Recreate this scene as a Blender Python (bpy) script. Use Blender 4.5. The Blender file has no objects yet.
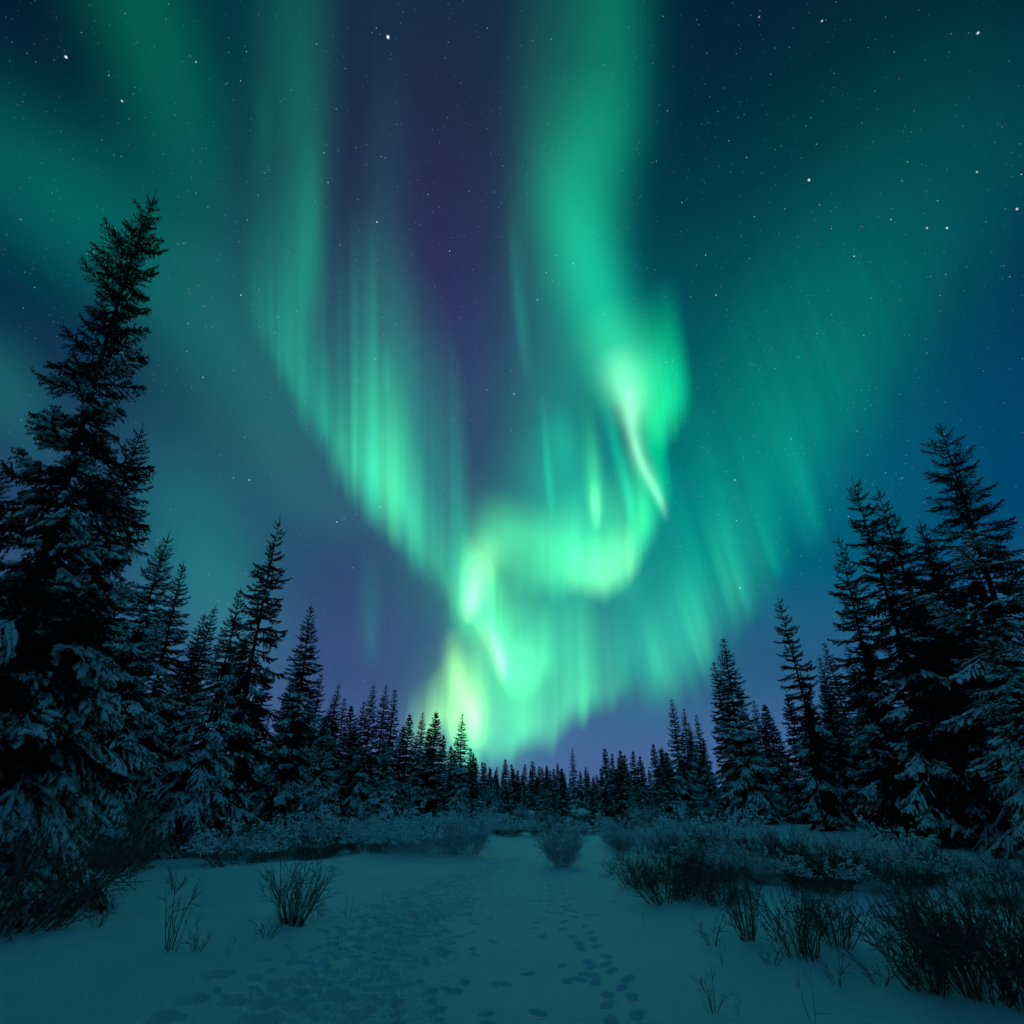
import bpy, math
import numpy as np
from mathutils import Vector

R = math.radians
scene = bpy.context.scene
COL = scene.collection

# ------------------------------------------------------------------ camera
FPX, PITCH, EYE = 561.0, R(27.2), 1.6
cam = bpy.data.cameras.new('camera')
cam.sensor_width = 36.0
cam.lens = 36.0 * FPX / 1024.0
cam.clip_start = 0.05
cam.clip_end = 200000.0
cam_o = bpy.data.objects.new('camera', cam)
cam_o.location = (0, 0, EYE)
cam_o.rotation_euler = (R(90) + PITCH, 0, 0)
COL.objects.link(cam_o)
scene.camera = cam_o

scene.view_settings.view_transform = 'Standard'
scene.view_settings.look = 'None'
scene.view_settings.exposure = 0.0
scene.view_settings.gamma = 1.0
scene.view_settings.use_curve_mapping = False
scene.cycles.transparent_max_bounces = 64
scene.cycles.max_bounces = 5
scene.cycles.diffuse_bounces = 3


def ray(px, py):
    """world direction of a bearing in the photograph"""
    x = (np.asarray(px, float) - 512) / FPX
    u = (512 - np.asarray(py, float)) / FPX
    c, s = math.cos(PITCH), math.sin(PITCH)
    d = np.stack([x, c - s * u, s + c * u], -1)
    return d / np.linalg.norm(d, axis=-1, keepdims=True)


# ------------------------------------------------------------------ night sky
world = bpy.data.worlds.new('World')
scene.world = world
world.use_nodes = True
nt = world.node_tree
nt.nodes.clear()


class NB:
    """little node-building helper"""
    def __init__(self, tree):
        self.t = tree

    def n(self, typ, **kw):
        nd = self.t.nodes.new(typ)
        for k, v in kw.items():
            setattr(nd, k, v)
        return nd

    def put(self, sock, v):
        if isinstance(v, bpy.types.NodeSocket):
            self.t.links.new(v, sock)
        else:
            sock.default_value = v

    def math(self, op, a, b=0.0, clamp=False):
        nd = self.n('ShaderNodeMath', operation=op, use_clamp=clamp)
        self.put(nd.inputs[0], a)
        self.put(nd.inputs[1], b)
        return nd.outputs[0]

    def vec(self, op, a, b=(0, 0, 0)):
        nd = self.n('ShaderNodeVectorMath', operation=op)
        self.put(nd.inputs[0], a)
        self.put(nd.inputs[1], b)
        return nd.outputs['Value'] if op == 'DOT_PRODUCT' else nd.outputs[0]

    def scale(self, v, f):
        nd = self.n('ShaderNodeVectorMath', operation='SCALE')
        self.put(nd.inputs[0], v)
        self.put(nd.inputs[3], f)
        return nd.outputs[0]

    def mix(self, f, a, b):
        nd = self.n('ShaderNodeMix', data_type='RGBA')
        self.put(nd.inputs[0], f)
        self.put(nd.inputs[6], a)
        self.put(nd.inputs[7], b)
        return nd.outputs[2]


b = NB(nt)
tc = b.n('ShaderNodeTexCoord')
D = tc.outputs['Generated']
sep = b.n('ShaderNodeSeparateXYZ')
nt.links.new(D, sep.inputs[0])
ramp = b.n('ShaderNodeValToRGB')
cr = ramp.color_ramp
cr.interpolation = 'EASE'
SKY = [(0.0, (.066, .120, .310)), (0.06, (.060, .115, .300)), (0.20, (.031, .072, .190)), (0.38, (.017, .046, .125)),
       (0.62, (.008, .020, .066)), (0.85, (.003, .009, .030)), (1.0, (.002, .010, .028))]
while len(cr.elements) < len(SKY):
    cr.elements.new(0.5)
for e, (p, c) in zip(cr.elements, SKY):
    e.position = p
    e.color = (*c, 1)
nt.links.new(sep.outputs['Z'], ramp.inputs[0])
total = ramp.outputs[0]
# broad glows: bearing in the photograph, tightness, colour
GLOW = [
    ((400, 300), 14, (.010, .002, .026)),       # violet patch between the curtains
    ((480, 430), 22, (.016, .002, .036)),
    ((430, 120), 40, (.006, -.004, .008)),
    ((440, 270), 40, (.005, -.006, .008)),
    ((60, 20), 30, (-.002, -.010, -.008)),
    ((340, 620), 22, (.006, -.006, .006)),
    ((205, 560), 55, (-.010, .050, .022)),
    ((900, 290), 13, (-.003, .016, .010)),
    ((880, 150), 22, (-.002, .022, .016)),
    ((170, 150), 14, (-.004, .022, .016)),
    ((1000, 430), 14, (-.014, -.024, .006)),
    ((770, 520), 14, (-.012, .050, .028)),
    ((600, 400), 22, (-.008, .040, .022)),
    ((500, 640), 60, (.0, .06, .02)),
    ((520, 120), 40, (.0, .012, .008)),
    ((715, 60), 30, (-.002, -.010, -.004)),
    ((20, 290), 24, (-.004, -.010, -.012)),
    ((10, 40), 16, (-.004, -.006, -.018)),
    ((1000, 30), 16, (-.001, -.012, -.022)),
]
for (px, py), k, col in GLOW:
    d = ray(px, py)
    e = b.math('EXPONENT', b.math('MULTIPLY', b.math('SUBTRACT', b.vec('DOT_PRODUCT', D, tuple(d)), 1.0), float(k)))
    total = b.vec('ADD', total, b.scale(tuple(col), e))
# unseen glow added overhead and behind the camera to light snow and trees
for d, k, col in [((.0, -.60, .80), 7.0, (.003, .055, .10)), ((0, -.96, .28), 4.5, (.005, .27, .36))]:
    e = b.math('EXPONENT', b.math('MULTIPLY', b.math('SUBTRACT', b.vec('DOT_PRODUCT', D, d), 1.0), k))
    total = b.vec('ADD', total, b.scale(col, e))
total = b.vec('MAXIMUM', total, (.0006, .002, .004))
# stars
for sc, rad, cut, gain in [(70.0, .060, .70, 2.2), (150.0, .12, .76, .75), (250.0, .19, .74, .36)]:
    vo = b.n('ShaderNodeTexVoronoi')
    vo.inputs['Scale'].default_value = sc
    nt.links.new(D, vo.inputs['Vector'])
    cs = b.n('ShaderNodeSeparateColor')
    nt.links.new(vo.outputs['Color'], cs.inputs[0])
    dot = b.math('SUBTRACT', 1.0, b.math('DIVIDE', vo.outputs['Distance'], rad), clamp=True)
    rare = b.math('MULTIPLY', b.math('SUBTRACT', cs.outputs[0], cut, clamp=True), 1 / (1 - cut))
    rare = b.math('POWER', rare, 3.0)
    s = b.math('MULTIPLY', b.math('MULTIPLY', dot, rare), gain)
    tint = b.mix(cs.outputs[1], (.55, .75, 1, 1), (1, .95, .85, 1))
    up = b.math('MULTIPLY', b.math('SUBTRACT', sep.outputs['Z'], .08, clamp=True), 4.0, clamp=True)
    total = b.vec('ADD', total, b.scale(tint, b.math('MULTIPLY', s, up)))
for (px, py), r_, g in [((388, 37), .0022, 3), ((66, 57), .0017, 2.4), ((809, 180), .0018, 2.4), ((978, 33), .0016, 2),
                        ((822, 21), .0013, 1.6), ((759, 17), .0012, 1.2), ((122, 101), .0014, 1.8), ((196, 62), .0011, 1.4),
                        ((1017, 209), .0015, 2), ((947, 228), .0014, 2), ((927, 228), .0012, 1.8), ((977, 172), .0013, 1.5),
                        ((377, 222), .0013, 1.8), ((740, 622 - 34), .0014, 1.5), ((241, 295), .0013, 1.5), ((716, 295), .0012, 1.4),
                        ((514, 394), .0013, 1.5), ((735, 480), .0012, 1.3), ((249, 480), .0013, 1.5), ((337, 522), .0013, 1.5)]:
    d = ray(px, py)
    a = b.vec('DOT_PRODUCT', D, tuple(d))
    e = b.math('EXPONENT', b.math('MULTIPLY', b.math('SUBTRACT', a, 1.0), 2.0 / (r_ * .62) ** 2))
    total = b.vec('ADD', total, b.scale((.85, .95, 1.0), b.math('MULTIPLY', e, float(g) * .6)))
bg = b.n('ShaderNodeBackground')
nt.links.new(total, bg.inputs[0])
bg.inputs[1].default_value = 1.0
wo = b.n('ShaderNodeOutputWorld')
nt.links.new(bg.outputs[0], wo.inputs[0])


# ------------------------------------------------------------------ mesh helpers
def mesh_np(name, V, polys, mats, smooth=True, attrs=None):
    """polys: list of (index array (n, k), material index)"""
    me = bpy.data.meshes.new(name)
    V = np.asarray(V, np.float32)
    polys = [(np.asarray(p, np.int32), m) for p, m in polys if len(p)]
    nl = sum(p.size for p, _ in polys)
    nf = sum(len(p) for p, _ in polys)
    me.vertices.add(len(V))
    me.vertices.foreach_set('co', V.ravel())
    me.loops.add(nl)
    me.loops.foreach_set('vertex_index', np.concatenate([p.ravel() for p, _ in polys]))
    me.polygons.add(nf)
    tot = np.concatenate([np.full(len(p), p.shape[1], np.int32) for p, _ in polys])
    me.polygons.foreach_set('loop_start', np.concatenate([[0], np.cumsum(tot)[:-1]]).astype(np.int32))
    me.polygons.foreach_set('loop_total', tot)
    me.polygons.foreach_set('material_index', np.concatenate([np.full(len(p), m, np.int32) for p, m in polys]))
    me.polygons.foreach_set('use_smooth', np.full(nf, smooth, bool))
    for m in mats:
        me.materials.append(m)
    for k, v in (attrs or {}).items():
        at = me.attributes.new(k, 'FLOAT', 'POINT')
        at.data.foreach_set('value', np.asarray(v, np.float32).ravel())
    me.update(calc_edges=True)
    return me


def link(name, me, parent=None):
    o = bpy.data.objects.new(name, me)
    COL.objects.link(o)
    if parent is not None:
        o.parent = parent
    return o


def tag(o, label=None, cat=None, group=None, kind=None):
    for k, v in (('label', label), ('category', cat), ('group', group), ('kind', kind)):
        if v:
            o[k] = v
    return o


def norm(v):
    return v / np.maximum(np.linalg.norm(v, axis=-1, keepdims=True), 1e-9)


def loft(C, rad, sides=4, flat=1.0, lift=0.0):
    """tubes along many curves. C (K,n,3), rad (K,n) -> verts, quads, caps"""
    K, n, _ = C.shape
    T = norm(np.gradient(C, axis=1))
    up = np.zeros_like(T)
    up[..., 2] = 1
    par = np.abs(T[..., 2]) > .95
    up[par] = (1, 0, 0)
    S = norm(np.cross(T, up))
    U = np.cross(S, T)
    a = np.arange(sides) / sides * 2 * np.pi
    ca, sa = np.cos(a), np.sin(a)
    V = (C[:, :, None, :] + rad[:, :, None, None] * (ca[:, None] * S[:, :, None, :] + (flat * sa[:, None] + lift) * U[:, :, None, :]))
    idx = np.arange(K * n * sides).reshape(K, n, sides)
    q = np.stack([idx[:, :-1], np.roll(idx, -1, 2)[:, :-1], np.roll(idx, -1, 2)[:, 1:], idx[:, 1:]], -1).reshape(-1, 4)
    caps = np.concatenate([idx[:, 0, ::-1], idx[:, -1]], 0)
    return V.reshape(-1, 3), q, caps


# ------------------------------------------------------------------ materials
def material(name):
    m = bpy.data.materials.new(name)
    m.use_nodes = True
    t = m.node_tree
    t.nodes.clear()
    nb = NB(t)
    out = nb.n('ShaderNodeOutputMaterial')
    return m, nb, out


def principled(name, c1, c2, scale, rough, bump=0.0, bscale=40.0, spec=.3, up_snow=None):
    m, nb, out = material(name)
    p = nb.n('ShaderNodeBsdfPrincipled')
    t = nb.t
    co = nb.n('ShaderNodeTexCoord').outputs['Object']
    nz = nb.n('ShaderNodeTexNoise')
    nz.inputs['Scale'].default_value = scale
    nz.inputs['Detail'].default_value = 4
    t.links.new(co, nz.inputs['Vector'])
    f = nb.math('MULTIPLY', nb.math('SUBTRACT', nz.outputs[0], .32), 2.8, clamp=True)
    col = nb.mix(f, (*c1, 1), (*c2, 1))
    if up_snow:                      # snow that has settled on the upper side of the twigs
        g = nb.n('ShaderNodeNewGeometry')
        sx = nb.n('ShaderNodeSeparateXYZ')
        t.links.new(g.outputs['Normal'], sx.inputs[0])
        lo, colr = up_snow
        w = nb.math('ADD', nb.math('SUBTRACT', sx.outputs[2], lo), nb.math('MULTIPLY', nb.math('SUBTRACT', nz.outputs[0], .5), 1.6))
        w = nb.math('MULTIPLY', w, 3.0, clamp=True)
        col = nb.mix(w, col, (*colr, 1))
    t.links.new(col, p.inputs['Base Color'])
    p.inputs['Roughness'].default_value = rough
    p.inputs['Specular IOR Level'].default_value = spec
    if bump:
        n2 = nb.n('ShaderNodeTexNoise')
        n2.inputs['Scale'].default_value = bscale
        n2.inputs['Detail'].default_value = 5
        t.links.new(co, n2.inputs['Vector'])
        bp = nb.n('ShaderNodeBump')
        bp.inputs['Strength'].default_value = bump
        bp.inputs['Distance'].default_value = .02
        t.links.new(n2.outputs[0], bp.inputs['Height'])
        t.links.new(bp.outputs[0], p.inputs['Normal'])
    t.links.new(p.outputs[0], out.inputs[0])
    return m


M_NEEDLE = principled('spruce_needles', (.012, .022, .014), (.030, .045, .028), 3.0, .7, spec=.1)
M_BARK = principled('spruce_bark', (.022, .017, .014), (.060, .048, .040), 6.0, .9, .8, 25.0, spec=.1)
M_SNOW = principled('bough_snow', (.72, .76, .78), (.86, .88, .89), 5.0, .75, .8, 30.0, spec=.15)
M_TWIG = principled('willow_bark', (.085, .060, .050), (.22, .16, .135), 9.0, .8, spec=.15, up_snow=(.85, (.6, .63, .65)))
M_RED = principled('red_willow_bark', (.085, .045, .040), (.19, .11, .095), 9.0, .8, spec=.15, up_snow=(1.0, (.6, .63, .65)))
M_FROST = principled('frosted_twigs', (.30, .30, .30), (.76, .79, .81), 7.0, .85, spec=.15, up_snow=(.0, (.80, .83, .85)))
M_GROUND = principled('ground_snow', (.68, .76, .82), (.76, .83, .88), .7, .7, .9, 22.0, spec=.15)

# ------------------------------------------------------------------ aurora (curtains of glowing air, about ten kilometres off)
def aurora_mat(name, col):
    m, nb, out = material(name)
    a = nb.n('ShaderNodeAttribute', attribute_name='glow')
    em = nb.n('ShaderNodeEmission')
    em.inputs[0].default_value = (*col, 1)
    nb.t.links.new(a.outputs['Fac'], em.inputs[1])
    tr = nb.n('ShaderNodeBsdfTransparent')
    ad = nb.n('ShaderNodeAddShader')
    nb.t.links.new(em.outputs[0], ad.inputs[0])
    nb.t.links.new(tr.outputs[0], ad.inputs[1])
    nb.t.links.new(ad.outputs[0], out.inputs[0])
    m.cycles.emission_sampling = 'NONE'
    return m


AUR = {'teal': (.003, .60, .30), 'green': (.085, .80, .25), 'emerald': (.0, .74, .22), 'pale': (.44, .95, .36),
       'mint': (.40, .95, .58), 'lime': (.30, .86, .20), 'moss': (.004, .60, .31), 'yellow': (.50, .95, .34)}
AUR_KEYS = list(AUR)
AUR_MATS = [aurora_mat('aurora_' + k, c) for k, c in AUR.items()]
aV, aF, aG, aN, a_i = [], [], [], 0, 0


def sheet(px, py, glow, colour):
    """one hanging sheet: grids of bearings become points on a curtain a_i steps farther off"""
    global aN, a_i
    d = ray(px, py)
    h = np.hypot(d[..., 0], d[..., 1])[..., None]
    dist = 9000.0 + 160.0 * a_i
    P = d / h * dist + np.array([0, 0, EYE])
    n, m = px.shape
    idx = np.arange(n * m).reshape(n, m) + aN
    q = np.stack([idx[:-1, :-1], idx[1:, :-1], idx[1:, 1:], idx[:-1, 1:]], -1).reshape(-1, 4)
    g = glow.ravel()
    keep = g[q - aN].max(1) > .0012
    aV.append(P.reshape(-1, 3)); aG.append(g); aF.append((q[keep], AUR_KEYS.index(colour)))
    aN += n * m
    a_i += 1


def spline(pts, n):
    """Catmull-Rom through control rows, n samples"""
    P = np.asarray(pts, float)
    k = len(P)
    L = np.concatenate([[0], np.cumsum(np.hypot(*(np.diff(P[:, :2], axis=0)).T) + 1e-6)])
    u = np.linspace(0, L[-1], n)
    out = np.zeros((n, P.shape[1]))
    M = np.gradient(P, L, axis=0) if k > 2 else np.repeat((P[1] - P[0])[None] / L[-1], 2, 0)
    i = np.clip(np.searchsorted(L, u, 'right') - 1, 0, k - 2)
    h = (L[i + 1] - L[i])[:, None]
    t = ((u - L[i])[:, None]) / h
    out = ((2 * t**3 - 3 * t**2 + 1) * P[i] + (t**3 - 2 * t**2 + t) * h * M[i] + (-2 * t**3 + 3 * t**2) * P[i + 1] + (t**3 - t**2) * h * M[i + 1])
    return out, u


def noise1(u, wl, rng):
    n = int(u.max() / wl) + 4
    v = rng.normal(size=n)
    x = u / wl
    i = np.clip(x.astype(int), 0, n - 2)
    t = x - i
    t = t * t * (3 - 2 * t)
    return v[i] * (1 - t) + v[i + 1] * t


def curtain(colour, pts, rise=.22, fall=1.7, streak=.25, ragged=6.0, seed=0, rows=48, gain=1.0):
    """pts: rows of lower-edge bearing, upper-end bearing, strength"""
    rng = np.random.default_rng(seed + 100)
    P0 = np.asarray(pts, float)
    L = np.hypot(*np.diff(P0[:, :2], axis=0).T).sum()
    n = int(np.clip(L / 1.4, 80, 640))
    P, u = spline(pts, n)
    s = np.maximum(P[:, 4], 0) * gain * 1.55
    nz = .24 * noise1(u, 4.5, rng) + .7 * noise1(u, 11, rng) + .9 * noise1(u, 28, rng)
    s = s * np.clip(1 + streak * nz, .15, 2.4)
    rg = ragged * (noise1(u, 9, rng) * .6 + noise1(u, 24, rng))
    bx, by, tx, ty = P[:, 0], P[:, 1], P[:, 2], P[:, 3]
    ln = np.hypot(tx - bx, ty - by) + 1e-6
    sh = rg / ln
    v = (np.linspace(0, 1, rows) ** 1.25)[None, :]
    vv = v - .0
    px = (bx + (tx - bx) * sh)[:, None] * (1 - vv) + tx[:, None] * vv
    py = (by + (ty - by) * sh)[:, None] * (1 - vv) + ty[:, None] * vv
    r = np.clip(v / rise, 0, 1)
    f = r * r * (3 - 2 * r) * np.clip(1 - v, 0, 1) ** fall
    f = f / f.max()
    sheet(px, py, s[:, None] * f, colour)


def stroke(colour, pts, gain=1.0, sharp=0.0, streak=0.0, seed=0):
    """soft ray: rows of bearing, half width, strength; sharp in -1..1 hardens one side"""
    rng = np.random.default_rng(seed + 500)
    P0 = np.asarray(pts, float)
    L = np.hypot(*np.diff(P0[:, :2], axis=0).T).sum()
    n = int(np.clip(L / 3.0, 40, 240))
    P, u = spline(pts, n)
    t = np.gradient(P[:, :2], axis=0)
    t = t / np.linalg.norm(t, axis=1, keepdims=True)
    nx, ny = -t[:, 1], t[:, 0]
    w = np.linspace(-2.3, 2.3, 41)[None, :]
    g = np.exp(-w * w * (1 + np.where(w * sharp > 0, 3.0 * abs(sharp), 0)))
    g = np.clip(g - .005, 0, None)
    px = P[:, 0:1] + nx[:, None] * w * P[:, 2:3]
    py = P[:, 1:2] + ny[:, None] * w * P[:, 2:3]
    s = np.maximum(P[:, 3:4], 0) * gain * 1.35
    if streak:
        s = s * np.clip(1 + streak * noise1(np.abs(w[0]) * 0 + np.linspace(0, 60, 41), 4, rng)[None, :], .2, 2)
    sheet(px, py, s * g, colour)


exec_aurora = True
# left: old diffuse bands
stroke('moss', [(-120, 90, 66, .07), (0, 160, 68, .10), (70, 205, 68, .12), (135, 262, 62, .11), (200, 330, 60, .10), (260, 410, 58, .09), (320, 485, 48, .075), (375, 550, 36, .0)])
stroke('moss', [(105, -90, 58, .08), (150, 30, 54, .11), (178, 110, 54, .10), (210, 210, 56, .07), (250, 310, 58, .05), (290, 390, 50, .03), (320, 460, 50, .0)])
stroke('teal', [(300, -90, 48, .05), (300, 40, 46, .10), (305, 150, 38, .12), (305, 250, 32, .13), (298, 330, 28, .09), (300, 400, 26, .03), (302, 460, 26, .0)], sharp=-.4)
stroke('teal', [(312, 120, 14, .0), (312, 200, 13, .07), (310, 280, 12, .07), (308, 330, 10, .0)], sharp=-.3)
stroke('teal', [(262, 60, 10, .0), (263, 150, 10, .035), (260, 190, 9, .0)])
curtain('teal', [(240, 330, 238, 120, .0), (265, 362, 262, 130, .09), (282, 398, 278, 160, .20), (300, 430, 298, 150, .14), (318, 455, 316, 150, .12), (334, 492, 332, 200, .18),
                 (350, 508, 348, 190, .30), (368, 535, 366, 190, .37), (386, 556, 383, 190, .39), (402, 572, 400, 210, .28), (420, 590, 418, 240, .20), (440, 612, 438, 270, .16), (460, 640, 455, 320, .20), (478, 650, 470, 380, .0)],
        rise=.22, fall=1.4, streak=.20, seed=1)
curtain('green', [(330, 478, 330, 360, .0), (345, 500, 344, 360, .18), (366, 528, 365, 330, .22), (386, 548, 385, 340, .27), (404, 568, 403, 370, .22), (422, 588, 421, 450, .12), (445, 610, 444, 500, .10), (465, 630, 462, 540, .0)],
        rise=.36, fall=1.3, streak=.26, seed=2)
stroke('teal', [(400, 330, 60, .0), (404, 420, 60, .05), (412, 500, 50, .07), (430, 570, 44, .06), (450, 630, 36, .0)])
stroke('green', [(386, 400, 9, .0), (388, 440, 12, .10), (391, 490, 13, .10), (394, 530, 9, .08), (395, 550, 8, .0)])
stroke('teal', [(387, 330, 4, .0), (387, 380, 4, .10), (388, 425, 3, .0)])
stroke('teal', [(386, -60, 22, .0), (386, 80, 22, .012), (384, 260, 28, .05), (394, 380, 34, .07), (410, 470, 30, .05), (420, 540, 26, .0)])
stroke('teal', [(420, 430, 4, .0), (421, 500, 5, .08), (421, 560, 4, .0)])
# faint ray and low glow on the left
stroke('teal', [(368, 540, 12, .0), (370, 600, 11, .055), (371, 640, 9, .06), (372, 672, 6, .0)])
stroke('teal', [(130, 340, 50, .0), (150, 430, 50, .02), (190, 520, 50, .07), (215, 590, 48, .09), (250, 660, 40, .05), (280, 720, 40, .0)])
stroke('teal', [(-60, 330, 40, .04), (0, 385, 40, .09), (40, 440, 40, .04), (70, 480, 30, .0)])
# centre: the great twisting column
stroke('teal', [(612, -120, 58, .09), (612, 0, 58, .17), (608, 110, 56, .22), (596, 200, 51, .25), (597, 270, 48, .24), (610, 340, 42, .17), (632, 400, 40, .05)], sharp=-.5)
stroke('teal', [(582, 60, 40, .0), (582, 130, 38, .11), (570, 190, 34, .22), (577, 235, 30, .31), (592, 285, 32, .34), (615, 335, 36, .30), (638, 385, 36, .2), (650, 430, 30, .0)])
stroke('teal', [(535, -80, 26, .0), (538, 40, 26, .03), (540, 140, 28, .05), (545, 260, 36, .07), (556, 380, 40, .11), (566, 480, 44, .16), (572, 560, 40, .05)])
stroke('green', [(600, 300, 26, .0), (615, 345, 30, .22), (632, 382, 30, .35), (645, 412, 26, .22), (655, 450, 20, .0)])
stroke('mint', [(612, 345, 16, .0), (622, 375, 18, .28), (630, 402, 14, .42), (633, 430, 9, .28), (638, 455, 8, .27), (649, 478, 6.5, .26), (660, 500, 4.5, .24), (667, 522, 3, .0)])
stroke('mint', [(628, 380, 9, .0), (630, 415, 6, .20), (634, 440, 4.5, .22), (642, 464, 3.6, .20), (654, 488, 3.2, .16), (664, 510, 3, .0)])
curtain('emerald', [(636, 470, 620, 300, .0), (648, 478, 634, 300, .22), (660, 476, 644, 290, .40), (672, 458, 654, 280, .44), (682, 436, 664, 270, .38), (690, 424, 672, 270, .18), (697, 415, 680, 270, .0)],
        rise=.34, fall=1.3, streak=.10, ragged=3, seed=3)
curtain('emerald', [(628, 590, 620, 440, .0), (642, 575, 632, 420, .22), (656, 552, 644, 410, .34), (666, 530, 652, 400, .34), (672, 520, 658, 400, .16), (677, 512, 664, 400, .0)],
        rise=.40, fall=1.0, streak=.10, ragged=2, seed=4)
curtain('green', [(500, 592, 500, 500, .0), (518, 598, 517, 500, .20), (536, 602, 535, 500, .30), (556, 604, 553, 490, .34), (578, 606, 574, 480, .40), (602, 604, 596, 470, .46), (622, 598, 614, 460, .48), (638, 582, 628, 440, .34), (650, 562, 638, 430, .20), (662, 540, 650, 430, .0)],
        rise=.36, fall=1.3, streak=.16, ragged=4, seed=5)
curtain('pale', [(560, 602, 560, 540, .0), (580, 604, 578, 540, .10), (604, 602, 600, 530, .20), (622, 597, 617, 520, .22), (636, 584, 630, 520, .10), (645, 572, 640, 510, .0)], rise=.5, fall=1.1, streak=.3, ragged=4, seed=6)
stroke('green', [(586, 400, 7, .0), (591, 440, 7, .12), (594, 480, 7.5, .36), (596, 508, 6, .42), (598, 534, 4, .0)])
stroke('pale', [(594, 480, 5, .0), (595.5, 505, 4.5, .22), (597, 530, 3, .0)])
stroke('teal', [(600, 390, 6, .0), (612, 430, 6, .22), (622, 470, 6, .34), (629, 500, 5.5, .30), (634, 530, 4, .0)])
stroke('teal', [(558, 400, 12, .0), (562, 440, 12, .12), (566, 475, 11, .0)])
stroke('teal', [(541, 390, 4, .0), (545, 440, 4.5, .13), (549, 490, 4.5, .22), (552, 522, 3, .0)], sharp=.5)
stroke('teal', [(512, 190, 8, .0), (515, 270, 8, .08), (521, 330, 7.5, .11), (527, 385, 6, .0)], sharp=.4)
rayr = np.random.default_rng(42)
for k in range(26):                                      # single fine rays hanging in the left curtain and the veil
    f = rayr.uniform(0, 1)
    if k % 2:
        x0, y0 = np.interp(f, [0, .5, 1], [300, 375, 450]), np.interp(f, [0, .5, 1], [420, 530, 612])
        w0, st, dx, lh = rayr.uniform(4, 9), rayr.uniform(.03, .08), 2, rayr.uniform(60, 130)
    else:
        x0, y0 = np.interp(f, [0, .5, 1], [640, 720, 830]), np.interp(f, [0, .5, 1], [706, 655, 540])
        w0, st, dx, lh = rayr.uniform(4, 9), rayr.uniform(.03, .08), rayr.uniform(.30, .40) * 100, rayr.uniform(80, 170)
        dx = dx * lh / 100
    y0 += rayr.normal() * 8
    stroke('teal', [(x0 - dx, y0 - lh, w0, .0), (x0 - dx * .55, y0 - lh * .55, w0, st * .7), (x0 - dx * .22, y0 - lh * .22, w0, st), (x0, y0, w0 * .8, .0)])
# the knot in the middle
stroke('teal', [(560, 330, 60, .0), (562, 420, 64, .06), (575, 500, 66, .12), (570, 570, 62, .14), (530, 640, 56, .12), (500, 710, 50, .08), (480, 770, 46, .0)])
stroke('green', [(520, 480, 40, .0), (500, 540, 44, .10), (500, 600, 44, .16), (508, 650, 40, .18), (495, 710, 40, .12), (470, 760, 40, .05), (455, 800, 36, .0)])
stroke('teal', [(640, 560, 50, .0), (650, 620, 55, .06), (640, 690, 50, .05), (630, 740, 40, .0)])
stroke('green', [(650, 590, 18, .0), (610, 574, 22, .10), (570, 553, 24, .22), (535, 538, 24, .26), (505, 538, 22, .20), (480, 548, 20, .0)])
stroke('green', [(505, 490, 22, .0), (494, 530, 24, .26), (483, 562, 22, .42), (474, 592, 19, .48), (470, 622, 14, .28), (472, 648, 10, .0)])
stroke('teal', [(530, 420, 46, .0), (555, 470, 50, .10), (580, 520, 50, .16), (590, 560, 46, .16), (590, 610, 40, .0)])
stroke('green', [(500, 640, 30, .0), (508, 680, 32, .20), (500, 715, 32, .22), (480, 745, 30, .14), (460, 775, 28, .0)])
stroke('pale', [(500, 535, 16, .0), (484, 556, 16, .24), (476, 582, 12, .42), (470, 606, 9, .46), (468, 626, 5, .0)])
curtain('green', [(458, 590, 460, 520, .0), (465, 614, 466, 530, .22), (478, 636, 479, 545, .42), (490, 656, 491, 560, .50), (500, 688, 500, 570, .54), (511, 702, 510, 575, .44), (524, 704, 523, 580, .38), (536, 698, 535, 585, .32), (546, 690, 545, 590, .22), (560, 684, 559, 595, .0)],
        rise=.34, fall=1.0, streak=.15, ragged=4, seed=7, gain=1.2)
stroke('pale', [(478, 618, 8, .0), (488, 634, 9, .26), (496, 650, 8, .42), (501, 668, 5.5, .44), (503, 686, 3, .0)])
stroke('teal', [(556, 540, 30, .0), (560, 590, 26, .10), (562, 640, 24, .14), (560, 690, 24, .06), (558, 720, 20, .0)])
stroke('green', [(452, 600, 16, .0), (470, 625, 18, .18), (484, 648, 20, .22), (500, 670, 22, .16), (505, 700, 20, .0)])
stroke('lime', [(470, 640, 34, .0), (462, 690, 36, .12), (450, 730, 36, .14), (440, 770, 30, .0)])
# low bright fold above the trees
stroke('lime', [(452, 625, 9, .0), (454, 655, 13, .34), (460, 685, 14, .60), (468, 712, 15, .64), (476, 738, 13, .34), (478, 752, 8, .0)], sharp=.25)
stroke('yellow', [(458, 660, 7, .0), (465, 690, 8, .14), (472, 715, 8, .18), (476, 738, 6, .0)])
curtain('lime', [(402, 730, 408, 690, .0), (420, 748, 425, 676, .16), (436, 760, 440, 662, .32), (450, 766, 452, 645, .40), (464, 768, 464, 640, .34), (478, 752, 476, 630, .28), (486, 735, 484, 630, .10), (494, 720, 492, 640, .0)],
        rise=.34, fall=1.0, streak=.2, seed=8, gain=1.5)
curtain('green', [(440, 770, 440, 690, .0), (462, 776, 462, 680, .16), (486, 772, 486, 660, .16), (506, 768, 506, 640, .15), (522, 764, 522, 630, .24), (540, 756, 539, 610, .27), (556, 748, 554, 590, .27), (574, 738, 571, 580, .28), (590, 732, 586, 580, .22), (606, 724, 601, 590, .14), (622, 708, 615, 600, .06), (640, 700, 632, 600, .0)],
        rise=.25, fall=1.0, streak=.20, ragged=6, seed=9, gain=1.7)
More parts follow.
